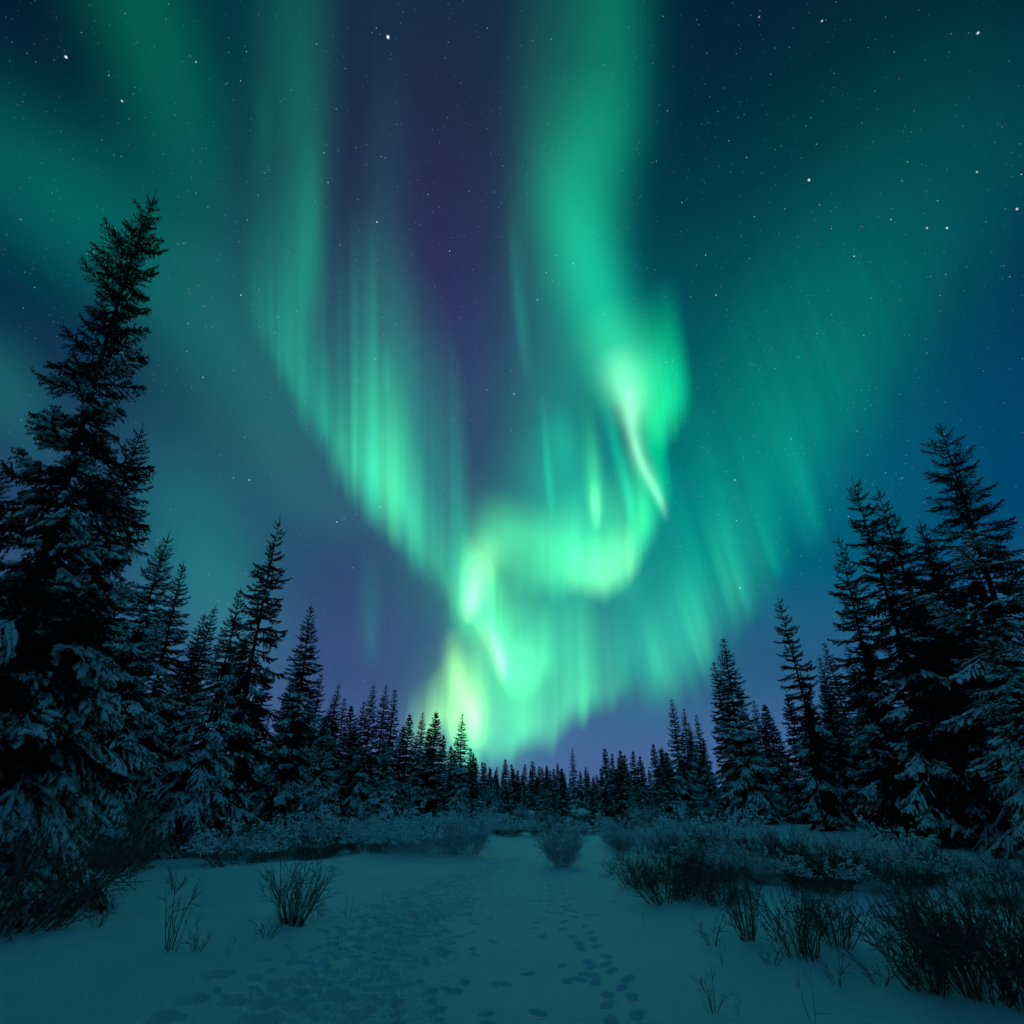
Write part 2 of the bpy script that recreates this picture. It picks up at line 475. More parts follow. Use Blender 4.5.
curtain('teal', [(560, 730, 556, 570, .0), (585, 726, 580, 560, .07), (610, 720, 604, 560, .07), (635, 712, 624, 560, .08), (650, 712, 640, 560, .0)], rise=.4, fall=1.0, streak=.2, seed=10)
# right: the wide slanting veil
curtain('teal', [(622, 712, 600, 560, .0), (640, 716, 612, 540, .14), (660, 720, 620, 510, .23), (684, 706, 634, 470, .22), (708, 690, 648, 440, .23), (735, 662, 664, 400, .20), (768, 628, 690, 350, .16), (802, 580, 716, 300, .13), (842, 518, 748, 240, .10), (892, 450, 796, 180, .06), (950, 360, 850, 100, .028), (1012, 285, 912, 30, .015), (1070, 210, 970, -40, .01), (1130, 150, 1030, -80, .0)],
        rise=.42, fall=1.1, streak=.12, ragged=8, seed=11)
curtain('green', [(640, 712, 622, 620, .0), (660, 716, 638, 600, .10), (688, 700, 656, 580, .07), (712, 686, 672, 560, .10), (738, 658, 694, 520, .08), (764, 628, 716, 480, .06), (790, 596, 745, 440, .0)],
        rise=.45, fall=1.2, streak=.4, ragged=8, seed=12)
stroke('moss', [(700, 620, 90, .0), (780, 470, 105, .05), (850, 320, 120, .045), (910, 210, 120, .035), (980, 100, 110, .02), (1040, 0, 100, .0)])
aur = link('aurora', mesh_np('aurora', np.concatenate(aV), aF, AUR_MATS, True, {'glow': np.concatenate(aG)}))
tag(aur, 'green aurora curtains twisting across the starry night sky', 'aurora', kind='stuff')
#GROUND#
# ------------------------------------------------------------------ snow-covered ground
_r = np.random.default_rng(5)
_wv = [(_r.uniform(0, 2 * np.pi), _r.uniform(0, 2 * np.pi), wl, a) for wl, a in
       [(19, .10), (13, .07), (8.5, .05), (5.2, .030), (3.4, .020), (2.1, .012), (1.3, .006)] for _ in range(2)]


def path_x(y):
    return -.95 + .085 * (y - 6) - .0004 * (y - 6) ** 2


def terrain(x, y):
    x = np.asarray(x, float); y = np.asarray(y, float)
    h = np.zeros(np.broadcast(x, y).shape)
    for th, ph, wl, a in _wv:
        h = h + a * np.sin((x * math.cos(th) + y * math.sin(th)) * 2 * np.pi / wl + ph)
    off = np.abs(x - path_x(np.clip(y, 0, 60)))
    side = np.clip((off - 1.6) / 3.2, 0, 1)
    side = side * side * (3 - 2 * side)
    return h * (.16 + .84 * side) + .16 * side - .04


Z0 = float(terrain(0, 0))


def ground_at(px, py):
    """the spot on the snow that a bearing meets"""
    d = ray(px, py)
    t = EYE / max(-d[2], .004)
    for _ in range(12):
        x, y = d[0] * t, d[1] * t
        t = (EYE - float(terrain(x, y))) / max(-d[2], .004)
    return d[0] * t, d[1] * t


th = np.concatenate([np.linspace(-180, -62, 60, endpoint=False), np.linspace(-62, -30, 110, endpoint=False), np.linspace(-30, 28, 760, endpoint=False),
                     np.linspace(28, 62, 110, endpoint=False), np.linspace(62, 180, 60, endpoint=False)])
rr = np.concatenate([[.3, .8, 1.5, 2.4, 3.3], np.geomspace(4.0, 45, 560), np.geomspace(47, 9000, 70)])
TH, RR = np.meshgrid(np.radians(th), rr)
GX, GY = np.sin(TH) * RR, np.cos(TH) * RR
GZ = terrain(GX, GY) * np.clip(1.6 - RR / 400, .0, 1)

dr = np.random.default_rng(77)
dents = []
trod = [(295, 1040, 150), (345, 975, 110), (390, 930, 80), (425, 900, 58), (455, 880, 42), (485, 865, 30), (505, 857, 20)]
tr = np.array([(*ground_at(a, b_), *ground_at(a + w, b_)) for a, b_, w in trod])
for k in range(1150):                                     # the broad trampled track
    f = dr.uniform(0, 1) ** .85 * (len(tr) - 1.001)
    i = int(f); t = f - i
    c = tr[i] * (1 - t) + tr[i + 1] * t
    w = np.hypot(c[2] - c[0], c[3] - c[1])
    x, y = c[0] + dr.normal() * w * .42, c[1] + dr.normal() * .35
    dents.append((x, y, dr.uniform(.03, .065), dr.uniform(.05, .105), dr.normal() * .7, dr.uniform(.012, .034)))
for px, py in [(190, 1000), (232, 1001), (262, 1003), (295, 1002), (215, 975), (308, 978), (330, 992), (276, 985), (350, 1015), (160, 1018), (255, 1020)]:
    x, y = ground_at(px, py)
    dents.append((x, y, .11, .15, dr.normal() * .3, .06))
line = [(640, 1035), (612, 985), (592, 955), (575, 925), (562, 900), (553, 880), (548, 866)]
ln = np.array([ground_at(*p) for p in line])
for k in range(46):                                      # a single walker's prints on the right
    f = (k / 46) ** 1.0 * (len(ln) - 1.001)
    i = int(f); t = f - i
    c = ln[i] * (1 - t) + ln[i + 1] * t
    dents.append((c[0] + (.13 if k % 2 else -.13) + dr.normal() * .05, c[1] + dr.normal() * .06, .045, .095, -.15 + dr.normal() * .25, dr.uniform(.015, .045)))
for k in range(80):                                     # scattered prints between the two
    y = 4.5 + 16 * dr.uniform() ** 1.4
    x = path_x(y) + .5 + dr.normal() * .8
    dents.append((x, y, .045, .085, dr.normal() * .6, dr.uniform(.008, .03)))
thr = np.radians(th)
PIT, RIM = np.zeros_like(GZ), np.zeros_like(GZ)
for x, y, a, c, rot, dep in dents:
    r0, t0 = math.hypot(x, y), math.atan2(x, y)
    m = 2.6 * max(a, c)
    i0, i1 = np.searchsorted(rr, [r0 - m, r0 + m])
    j0, j1 = np.searchsorted(thr, [t0 - m / r0, t0 + m / r0])
    if i1 <= i0 or j1 <= j0:
        continue
    X, Y = GX[i0:i1, j0:j1] - x, GY[i0:i1, j0:j1] - y
    ca, sa = math.cos(rot), math.sin(rot)
    q = ((X * ca + Y * sa) / a) ** 2 + ((-X * sa + Y * ca) / c) ** 2
    ang = np.arctan2(Y, X)
    q = q * (1 + .12 * np.sin(3 * ang + 9 * x) + .10 * np.sin(5 * ang + 7 * y))
    PIT[i0:i1, j0:j1] = np.minimum(PIT[i0:i1, j0:j1], -2.1 * dep * np.exp(-np.clip(q, 0, 9) ** 1.5))
    RIM[i0:i1, j0:j1] = np.maximum(RIM[i0:i1, j0:j1], .40 * dep * np.exp(-(np.sqrt(q) - 1.30) ** 2 / .07))
GZ += PIT + RIM * np.exp(PIT * 60)
trk = np.exp(-((GX - np.interp(GY, tr[:, 1], (tr[:, 0] + tr[:, 2]) / 2 - .1)) / np.interp(GY, tr[:, 1], (tr[:, 2] - tr[:, 0]) * .62)) ** 2)   # packed down a little, crumbly
GZ += np.where((RR > 3.5) & (RR < 46), trk * (-.03 + .012 * np.sin(GX * 31 + 3 * np.sin(GY * 17)) * np.sin(GY * 23 + 2 * np.sin(GX * 19))), 0)
GZ += np.where((RR > 3.5) & (RR < 46), .004 * np.sin(GX * 9.1 + 2 * np.sin(GY * 3.3)) * np.sin(GY * 7.3 + 1.7 * np.sin(GX * 4.1)), 0)
n_, m_ = GX.shape
ix = np.arange(n_ * m_).reshape(n_, m_)
jx = np.roll(ix, -1, 1)
qd = np.stack([ix[:-1], ix[1:], jx[1:], jx[:-1]], -1).reshape(-1, 4)
GV = np.stack([GX, GY, GZ], -1).reshape(-1, 3)
cen = np.append(GV, [[0, 0, float(terrain(0, 0))]], 0)
fan = np.stack([np.full(m_, n_ * m_), ix[0], jx[0]], -1)
gr = link('snow_ground', mesh_np('snow_ground', cen, [(qd, 0), (fan, 0)], [M_GROUND]))
tag(gr, 'snowfield with a trodden footpath', kind='structure')


# ------------------------------------------------------------------ spruces
def spruce(seed, H, rad, whorl=.30, per=6, twig_d=.10, needle=.05, density=70, snow=.8, droop=.5, bare=.0, power=.8, gaps=.15, lv=(.68, 1.22), top_tuft=0.0, low=.03, snow_from=1.0):
    """trunk, crown and settled snow of one tree, base at the origin"""
    g = np.random.default_rng(seed)
    wob = g.normal(size=4) * .012 * H
    spine = lambda z: np.stack([wob[0] * np.sin(z / H * 4 + wob[2] * 9), wob[1] * np.sin(z / H * 3.1 + wob[3] * 9), z], -1) - \
        np.stack([wob[0] * np.sin(wob[2] * 9) + 0 * z, wob[1] * np.sin(wob[3] * 9) + 0 * z, 0 * z], -1)
    zt = np.linspace(-.25, H * .995, 26)
    rt = np.clip(.0100 * H * (1 - zt / H) ** .85, .012, None)
    rt[:2] *= [1.5, 1.25]
    tV, tq, tc_ = loft(spine(zt)[None], rt[None], 9)
    # branches
    z, B = H * low, []
    side = g.uniform(0, 2 * np.pi)
    while z < H * .985:
        t = z / H
        n = per if t < .9 else max(3, per - 2)
        a0 = g.uniform(0, 2 * np.pi)
        lob = g.uniform(.86, 1.14)
        for k in range(n):
            if g.uniform() < gaps * (1.3 - t):
                continue
            az = a0 + k * 2 * np.pi / n + g.normal() * .22
            L = rad * ((1 - t) ** power) * lob * g.uniform(*lv) + .045 * (H / 10 + .4)
            if t < .12:
                L *= .75 + 2 * t
            if top_tuft and t > .72:
                L *= 1 + top_tuft * math.sin((t - .72) / .28 * math.pi)
            L *= 1 - bare * max(0, .45 - t) * 1.2
            B.append((z + g.normal() * whorl * .13, az, L, t))
        z += whorl * g.uniform(.75, 1.25) * (1 - .45 * t)
    B = np.array(B)
    K = len(B)
    bz, az, L, t = B.T
    a = np.where(t > .8, .22 + (t - .8) * 1.9, (t - .49) * .7) + g.normal(size=K) * .10
    dr_ = droop * (1.15 - t) * g.uniform(.5, 1.3, K)
    tip = .30 * g.uniform(.4, 1.2, K)
    s = np.linspace(0, 1, 8)[None]
    rh = L[:, None] * s * (1 - .12 * s)
    zz = L[:, None] * (a[:, None] * s - dr_[:, None] * s ** 1.5 + tip[:, None] * s ** 3.2)
    cv = g.normal(size=K)[:, None] * .12
    ang = az[:, None] + cv * s
    base = spine(bz)
    C = base[:, None, :] + np.stack([np.cos(ang) * rh, np.sin(ang) * rh, zz], -1)
    br = np.clip(.012 * L[:, None] + .004, .006, .04) * (1 - .85 * s)
    bV, bq, bc = loft(C, br, 4)
    # side twigs
    tw0, tw1, tw2, tb, tsn = [], [], [], [], []
    T = norm(np.gradient(C, axis=1))
    for i in range(K):
        n = max(2, int(L[i] / twig_d))
        u = np.clip((np.arange(n) + g.uniform(0, 1, n)) / n, .10, .99)
        for sgn in (-1, 1):
            uu = np.clip(u + g.normal(size=n) * .02, .08, .99)
            f = uu * 7
            k = np.minimum(f.astype(int), 6)
            fr = (f - k)[:, None]
            p = C[i, k] * (1 - fr) + C[i, k + 1] * fr
            tg = norm(T[i, k])
            sd = norm(np.cross(tg, (0, 0, 1.0))) * sgn
            tl = np.minimum(L[i] * .42 * (1.05 - uu) ** .7 * np.clip(uu * 3.5, .4, 1) + .07 * (1.15 - t[i]), .62 * max(1, rad / 2)) * g.uniform(.65, 1.2, n)
            hang = dr_[i] * 1.0 * g.uniform(.3, 1.2, n) + .05
            d = norm(tg * .75 + sd * g.uniform(.5, .95, n)[:, None] + np.stack([0 * hang, 0 * hang, .12 - .5 * hang], -1) + g.normal(size=(n, 3)) * .10)
            mid = p + d * tl[:, None] * .5
            end = p + d * tl[:, None] - np.stack([0 * hang, 0 * hang, hang * tl * .55], -1)
            tw0.append(p); tw1.append(mid); tw2.append(end); tb.append(np.full(n, i)); tsn.append(uu)
        # the leading tip
        tw0.append(C[i, 5:6]); tw1.append(C[i, 6:7]); tw2.append(C[i, 7:8] + T[i, 7:8] * .06); tb.append(np.array([i])); tsn.append(np.array([.9]))
    # main stems carry needles too
    for j in range(7):
        tw0.append(C[:, j]); tw1.append((C[:, j] + C[:, j + 1]) / 2); tw2.append(C[:, j + 1]); tb.append(np.arange(K)); tsn.append(np.full(K, -1.0))
    lz = spine(np.linspace(H * .955, H * 1.012, 4))
    tw0.append(lz[:-1]); tw1.append((lz[:-1] + lz[1:]) / 2); tw2.append(lz[1:]); tb.append(np.full(3, K - 1)); tsn.append(np.full(3, -1.0))
    p0, p1, p2 = map(np.concatenate, (tw0, tw1, tw2))
    tb = np.concatenate(tb); tsn = np.concatenate(tsn)
    ln = np.linalg.norm(p2 - p0, axis=1)
    cnt = np.maximum(3, (ln * density * 1.3 * g.uniform(.8, 1.2, len(ln)))).astype(int)
    id_ = np.repeat(np.arange(len(ln)), cnt)
    u = g.uniform(0, 1.02, len(id_))[:, None]
    P = (1 - u) ** 2 * p0[id_] + 2 * u * (1 - u) * p1[id_] + u ** 2 * p2[id_]
    ax = norm(p2 - p0)[id_]
    rnd = g.normal(size=(len(id_), 3))
    rnd = norm(rnd - ax * (rnd * ax).sum(1, keepdims=True))
    nd = norm(ax * g.uniform(.40, 1.05, (len(id_), 1)) + rnd)
    wv = norm(np.cross(nd, g.normal(size=nd.shape)))
    nl = needle * g.uniform(.7, 1.25, (len(id_), 1)) * (1.08 - .45 * t[tb[id_], None])
    wd = nl * .25
    nV = np.stack([P - wv * wd, P + wv * wd, P + nd * nl], 1).reshape(-1, 3)
    nT = np.arange(len(nV)).reshape(-1, 3)
    crown = (np.concatenate([nV, bV]), [(nT, 0), (bq + len(nV), 1), (bc + len(nV), 1)])
    # snow lying on twigs and boughs
    sV = None
    if snow > 0:
        bsel = g.uniform(0, 1, K)
        keepb = np.where(t < snow_from, np.clip(snow * (1.15 - .75 * t), 0, 1), .12 * snow)
        on = bsel < keepb
        tsel = on[tb] & (g.uniform(0, 1, len(tb)) < .78) & (tsn > .25)
        tsel = np.repeat(np.flatnonzero(tsel), 2)
        q0, q1, q2 = p0[tsel], p1[tsel], p2[tsel]
        sl = ln[tsel]
        ua = np.where(np.arange(len(sl)) % 2, g.uniform(.35, .62, len(sl)), g.uniform(.0, .25, len(sl)))
        ub = np.where(np.arange(len(sl)) % 2, g.uniform(.85, 1.12, len(sl)), g.uniform(.42, .72, len(sl)))
        uu = (ua[:, None] + (ub - ua)[:, None] * np.array([0, .22, .55, .85, 1.0])[None])[:, :, None]
        SC = (1 - uu) ** 2 * q0[:, None] + 2 * uu * (1 - uu) * q1[:, None] + uu ** 2 * q2[:, None]
        rad_s = np.clip(sl * .13, .014, .048)[:, None] * g.uniform(.5, 1.5, (len(sl), 1)) * np.array([.25, .9, 1.1, .85, .15])[None]
        rad_s = rad_s * g.uniform(.7, 1.3, rad_s.shape)
        SC += g.normal(size=SC.shape) * .010
        SC[..., 2] += rad_s * .4 + .004
        V1, Q1, C1 = loft(SC, rad_s, 6, flat=.62)
        mb = C[on][:, [1, 3, 5, 6, 7]]
        r2 = np.clip(L[on] * .026, .016, .050)[:, None] * np.array([.4, .9, 1.15, 1.0, .2])[None] * g.uniform(.7, 1.3, (on.sum(), 5))
        mb = mb.copy()
        mb[..., 2] += r2 * .5 + .008
        V2, Q2, C2 = loft(mb, r2, 6, flat=.6)
        sV = (np.concatenate([V1, V2]), [(np.concatenate([Q1, Q2 + len(V1)]), 0), (np.concatenate([C1, C2 + len(V1)]), 0)])
    return (tV, [(tq, 0), (tc_, 0)]), crown, sV


PROTO = {}


def proto(key, H, **kw):
    t, c, s = spruce(H=H, **kw)
    mt = mesh_np('trunk', *t, [M_BARK])
    mc = mesh_np('crown', *c, [M_NEEDLE, M_BARK], smooth=False)
    ms = mesh_np('snow_load', *s, [M_SNOW]) if s else None
    PROTO[key] = (H, mt, mc, ms)


proto('giant', 16.0, seed=11, rad=2.7, whorl=.50, per=7, twig_d=.085, needle=.066, density=85, snow=.6, droop=.50, power=.75, gaps=.30, lv=(.45, 1.35), top_tuft=.25, snow_from=.6)
proto('laden', 11.0, seed=21, rad=2.3, whorl=.34, per=8, twig_d=.085, needle=.060, density=75, snow=1.0, droop=.85, power=.85, gaps=.10, snow_from=.85)
proto('laden_b', 11.0, seed=22, rad=2.1, whorl=.34, per=8, twig_d=.085, needle=.060, density=75, snow=.95, droop=.8, power=.9, gaps=.12, snow_from=.80)
proto('spire', 12.0, seed=31, rad=1.70, whorl=.38, per=8, twig_d=.085, needle=.064, density=85, snow=.7, droop=.65, power=.75, gaps=.14, lv=(.6, 1.25), snow_from=.6)
proto('spire_b', 12.0, seed=32, rad=2.0, whorl=.38, per=8, twig_d=.085, needle=.064, density=85, snow=.75, droop=.65, power=.85, gaps=.14, lv=(.6, 1.25), snow_from=.6)
proto('gaunt', 13.0, seed=41, rad=1.75, whorl=.60, per=7, twig_d=.085, needle=.066, density=115, snow=.5, droop=.55, power=.6, gaps=.20, lv=(.55, 1.25), bare=.2, snow_from=.45)
proto('gaunt_b', 13.0, seed=42, rad=2.0, whorl=.52, per=7, twig_d=.085, needle=.066, density=110, snow=.6, droop=.6, power=.7, gaps=.18, lv=(.55, 1.25), snow_from=.45)
proto('bushy', 15.0, seed=51, rad=3.0, whorl=.55, per=7, twig_d=.09, needle=.068, density=80, snow=.75, droop=.62, power=.75, gaps=.18, lv=(.5, 1.3), top_tuft=.10, snow_from=.6)
for i in range(4):
    proto('far%d' % i, 8.0, seed=60 + i, rad=[1.25, 1.45, 1.1, 1.65][i], whorl=.30, per=8, twig_d=.14, needle=.12, density=30, snow=[.6, .7, .55, .8][i], droop=.6, power=[.8, .9, .75, .95][i], gaps=.10, lv=(.6, 1.25), snow_from=.7)
for i in range(2):
    proto('young%d' % i, 3.6, seed=70 + i, rad=[.95, .85][i], whorl=.17, per=8, twig_d=.06, needle=.055, density=65, snow=1.0, droop=.8, power=.9, gaps=.06)


WIDER = {'giant': .70, 'spire': 1.22, 'spire_b': 1.22, 'gaunt': 1.15, 'gaunt_b': 1.22, 'bushy': 1.22, 'laden': 1.1, 'laden_b': 1.15, 'far0': 1.4, 'far1': 1.35, 'far2': 1.4, 'far3': 1.3}


def tree(px, py, height, key, label, group=None, rot=None, lean=0.0, wide=1.0, far_min=0.0):
    """a spruce whose top shows at a bearing; its height sets how far off it stands"""
    d = ray(px, py)
    y = 20.0
    for _ in range(30):
        x = d[0] / d[1] * y
        g = float(terrain(x, y))
        y += .7 * ((height + g - EYE) / (d[2] / d[1]) - y)
    if y < far_min:                                      # keep clear of the open snow: stand farther off and taller
        y = far_min + (far_min - y) * .5
        height = EYE + d[2] / d[1] * y - float(terrain(d[0] / d[1] * y, y))
    x = d[0] / d[1] * y
    H, mt, mc, ms = PROTO[key]
    g = np.random.default_rng(abs(int(px * 31 + py * 17)))
    k = height / H
    root = bpy.data.objects.new('spruce_tree', None)
    root.empty_display_size = .3
    COL.objects.link(root)
    root.location = (x - math.tan(R(lean)) * height, y, float(terrain(x, y)) - .03)
    root.rotation_euler = (0, R(lean), 0)
    root.scale = (k * wide * WIDER.get(key, 1.0), k * wide * WIDER.get(key, 1.0), k)
    rz = g.uniform(0, 2 * math.pi) if rot is None else R(rot)
    for nm, me in (('trunk', mt), ('crown', mc), ('snow_load', ms)):
        if me is None:
            continue
        o = link(nm, me, root if nm != 'snow_load' else crown_o)
        if nm == 'snow_load':
            o['kind'] = 'stuff'
        if nm == 'crown':
            crown_o = o
        if nm != 'snow_load':
            o.rotation_euler = (0, 0, rz)
    tag(root, label, 'tree', group)
    return root


GL, GR, GF = 'spruces of the left stand', 'spruces of the right stand', 'spruces of the distant treeline'
NEAR = [
    # top bearing, height, kind, group, lean, width, label
    (168, 198, 16.0, 'giant', GL, -5, 1.0, 'tallest dark spruce at the left edge, leaning right above all others'),
    (148, 432, 8.8, 'laden', GL, -2, .85, 'big snow-laden spruce directly right of the tallest leaning spruce'),
    (172, 530, 9.5, 'laden', GL, 0, .85, 'snow-hung spruce with twin tips close behind, third from the left edge'),
    (188, 563, 12.0, 'spire_b', GL, 0, .9, 'thin tip rising just right behind the third snow-hung spruce'),
    (203, 612, 11.5, 'spire', GL, 0, .9, 'short dark tip left of the pair in the left stand gap'),
    (214, 604, 12.5, 'spire_b', GL, 0, .9, 'dark tip between the snow-hung spruce and the pale one beside it'),
    (235, 588, 9.0, 'laden_b', GL, 0, .85, 'pale snow-laden spruce just left of the tall black spire'),
    (279, 515, 13.0, 'gaunt_b', GL, -1, .80, 'tall black spire standing clear of the left stand against the sky'),
    (313, 605, 11.5, 'spire_b', GL, 0, .95, 'dark pointed spruce right of the tall black spire, before the slope of tips'),
    (270, 665, 11.0, 'spire', GL, 0, .9, 'small tip seen between the black spire and the dark pointed spruce'),
    (325, 716, 5.2, 'young0', GL, 0, 1.0, 'short bushy snow-white spruce at the foot of the dark pointed spruce'),
    (385, 741, 4.6, 'young1', GL, 0, 1.0, 'short snowy spruce in front of the three close dark tips'),
    (323, 672, 11.0, 'spire', GL, 0, .9, 'narrow tip just right of the dark pointed spruce'),
    (337, 683, 10.0, 'spire_b', GL, 0, .9, 'left one of two touching tips right of the dark pointed spruce'),
    (346, 697, 9.5, 'spire', GL, 0, .9, 'right one of two touching tips right of the dark pointed spruce'),
    (373, 684, 10.5, 'spire', GL, 0, .9, 'leftmost of the three close dark tips'),
    (385, 684, 11.0, 'spire_b', GL, 0, .9, 'middle one of the three close dark tips'),
    (394, 688, 10.0, 'spire', GL, 0, .9, 'rightmost of the three close dark tips'),
    (410, 714, 9.5, 'far1', GL, 0, .95, 'left of two dark spruces silhouetted on the lime glow'),
    (422, 711, 9.5, 'spire_b', GL, 0, .9, 'dark spruce in the middle of the lime glow'),
    (434, 712, 9.5, 'far0', GL, 0, 1.1, 'right-hand dark spruce on the lime glow, left of the lone black one'),
    (463, 712, 9.0, 'spire_b', GF, 0, .95, 'lone black spruce standing out against the brightest glow'),
    (572, 747, 9.0, 'spire', GF, 0, .85, 'tallest spruce at the middle of the distant treeline'),
    (604, 748, 8.5, 'far2', GF, 0, 1.0, 'thin spruce right of the tallest one in the distant treeline'),
    (671, 698, 10.0, 'spire', GR, 0, .9, 'left of the twin dark spruces starting the right stand'),
    (682, 707, 9.5, 'spire_b', GR, 0, .85, 'right of the twin dark spruces starting the right stand'),
    (697, 714, 9.0, 'spire', GR, 0, .9, 'narrow dark spruce just right of the twin spruces'),
    (715, 660, 11.5, 'spire', GR, 0, .9, 'slim dark spruce touching the left side of the broad black one'),
    (724, 635, 12.0, 'spire_b', GR, 1, 1.0, 'broad black spruce with pointed top, left of the see-through one'),
    (752, 699, 10.0, 'spire', GR, 0, .9, 'shorter dark spruce tucked right behind the broad black one'),
    (767, 704, 9.5, 'far0', GR, 0, 1.0, 'pale little tip between the broad black and the see-through spruce'),
    (780, 597, 12.0, 'gaunt', GR, 1, .85, 'see-through spruce with a bare visible trunk and short tiers'),
    (818, 656, 11.0, 'spire', GR, 0, .9, 'lower tip left behind the leaning gaunt spruce'),
    (826, 640, 11.5, 'spire_b', GR, 0, .8, 'higher tip left behind the leaning gaunt spruce'),
    (832, 535, 13.0, 'gaunt_b', GR, 2, .85, 'gaunt spruce with ragged tiers, left of the two tall leaning ones'),
    (856, 478, 14.0, 'gaunt', GR, 4, .85, 'tall gaunt spruce leaning left with long bare trunk showing'),
    (883, 485, 13.5, 'gaunt_b', GR, 2, .95, 'dense-topped spruce immediately right of the tall leaning bare trunk'),
    (913, 522, 13.0, 'spire_b', GR, 1, 1.0, 'shoulder tip left below the tallest right spruce'),
    (930, 545, 12.5, 'gaunt_b', GR, 0, .9, 'low dark top wedged under the tallest right spruce'),
    (932, 425, 14.5, 'bushy', GR, 3, .92, 'tallest broad spruce at the right edge, leaning left over the others'),
    (972, 600, 6.4, 'laden', GR, 0, .95, 'heavily snow-hung spruce at the right edge before the tallest one'),
    (812, 735, 6.2, 'laden_b', GR, 0, .85, 'snowy spruce below the see-through one, left of the gaunt spruce'),
    (755, 749, 4.4, 'young0', GR, 0, .85, 'mid-sized snowy young spruce at the foot of the broad black one'),
    (712, 772, 3.2, 'young1', GR, 0, .9, 'left of two small frosted spruces in front of the right stand'),
    (735, 784, 2.9, 'young0', GR, 0, .8, 'right of two small frosted spruces in front of the right stand'),
    (866, 700, 6.5, 'laden_b', GR, 1, 1.0, 'snow-streaked spruce under the tall leaning bare trunk'),
    (84, 585, 5.6, 'laden_b', GL, 0, 1.05, 'drooping snow-hung spruce in front of the tallest leaning spruce'),
    (20, 470, 12.0, 'laden', GL, 0, 1.0, 'dark heavy spruce cut by the left edge of the picture'),
    (1045, 520, 12.0, 'bushy', GR, 2, .9, 'dark spruce cut by the right edge of the picture'),
]
for px, py, h, key, grp, lean, wide, lab in NEAR:
    tree(px, py, h, key, lab, grp, lean=lean, wide=wide)

# the distant treeline and the ranks behind the two stands
MID = [(300, 668, 11, GL), (308, 690, 10, GL), (331, 702, 9, GL), (352, 706, 9.5, GL), (359, 716, 9, GL), (365, 700, 10, GL), (403, 726, 9, GL), (416, 735, 8, GL), (428, 729, 8.5, GL), (292, 682, 10, GL),
       (246, 640, 11, GL), (258, 690, 9, GL), (690, 722, 9.5, GR), (704, 738, 8, GR), (742, 690, 10.5, GR), (761, 716, 9, GR), (791, 692, 10, GR), (801, 676, 10.5, GR), (809, 694, 9, GR), (850, 645, 10, GR), (905, 620, 10, GR)]
for i, (px, py, h, grp) in enumerate(MID):
    tree(px, py, h, ['spire', 'far1', 'spire_b', 'far3', 'laden_b'][i % 5], 'spruce seen between the taller front trees of the %s stand' % ('left' if grp == GL else 'right'), grp)
LAB_C = 'small dark spruce in the distant treeline beyond the end of the path'
LAB_L = 'spruce in the dim ranks behind the front trees of the left stand'
LAB_R = 'spruce in the dim ranks behind the front trees of the right stand'
tips = [(442, 735), (450, 745), (456, 752), (470, 748), (477, 757), (484, 762), (491, 766), (497, 767), (506, 759), (512, 768), (518, 770), (525, 764), (534, 761),
        (546, 765), (557, 763), (564, 772), (581, 771), (589, 771), (596, 775), (613, 753), (619, 750), (626, 768), (634, 751), (643, 764), (654, 744), (660, 747), (666, 752), (690, 740)]
fr = np.random.default_rng(9)
tips += [(x + 5, y + 5) for x, y in tips[2:26]]
for i, (px, py) in enumerate(tips):
    tree(px, py, fr.uniform(4.5, 9.0), 'far%d' % (i % 4), LAB_C, GF, far_min=38, wide=fr.uniform(.8, 1.1))
for i in range(34):                                      # lower young growth in front of the treeline
    px = fr.uniform(395, 700)
    tree(px, fr.uniform(776, 800), fr.uniform(2.6, 4.4), ['young0', 'young1', 'far3', 'far1'][i % 4], 'short frosted spruce at the foot of the distant treeline', GF, far_min=36, wide=fr.uniform(.8, 1.05))
for i in range(58):
    px = fr.uniform(400, 700)
    tree(px, fr.uniform(766, 788), fr.uniform(3.6, 8.0), 'far%d' % (i % 4), LAB_C, GF, far_min=38, wide=fr.uniform(.9, 1.3))


def roof(pts, x):
    return float(np.interp(x, [p[0] for p in pts], [p[1] for p in pts]))


for i in range(36):
    px = fr.uniform(400, 700)
    tree(px, fr.uniform(786, 806), fr.uniform(1.9, 3.0), ['far0', 'young1', 'far1', 'far3'][i % 4], 'short frosted spruce at the foot of the distant treeline', GF, far_min=36, wide=fr.uniform(.9, 1.2))
left_line = [(-60, 480), (120, 560), (190, 640), (280, 690), (340, 712), (440, 752)]
right_line = [(660, 770), (720, 720), (800, 700), (860, 610), (1000, 560), (1100, 540)]
for i in range(24):
    px = fr.uniform(-50, 440)
    tree(px, roof(left_line, px) + fr.uniform(8, 70), fr.uniform(8, 12), ['far1', 'far3', 'spire', 'laden_b', 'spire_b'][i % 5], LAB_L, GL, wide=fr.uniform(.9, 1.25))
for i in range(22):
    px = fr.uniform(665, 1075)
    tree(px, roof(right_line, px) + fr.uniform(8, 70), fr.uniform(8, 12), ['far1', 'far3', 'spire', 'laden_b', 'gaunt_b'][i % 5], LAB_R, GR, wide=fr.uniform(.9, 1.25))


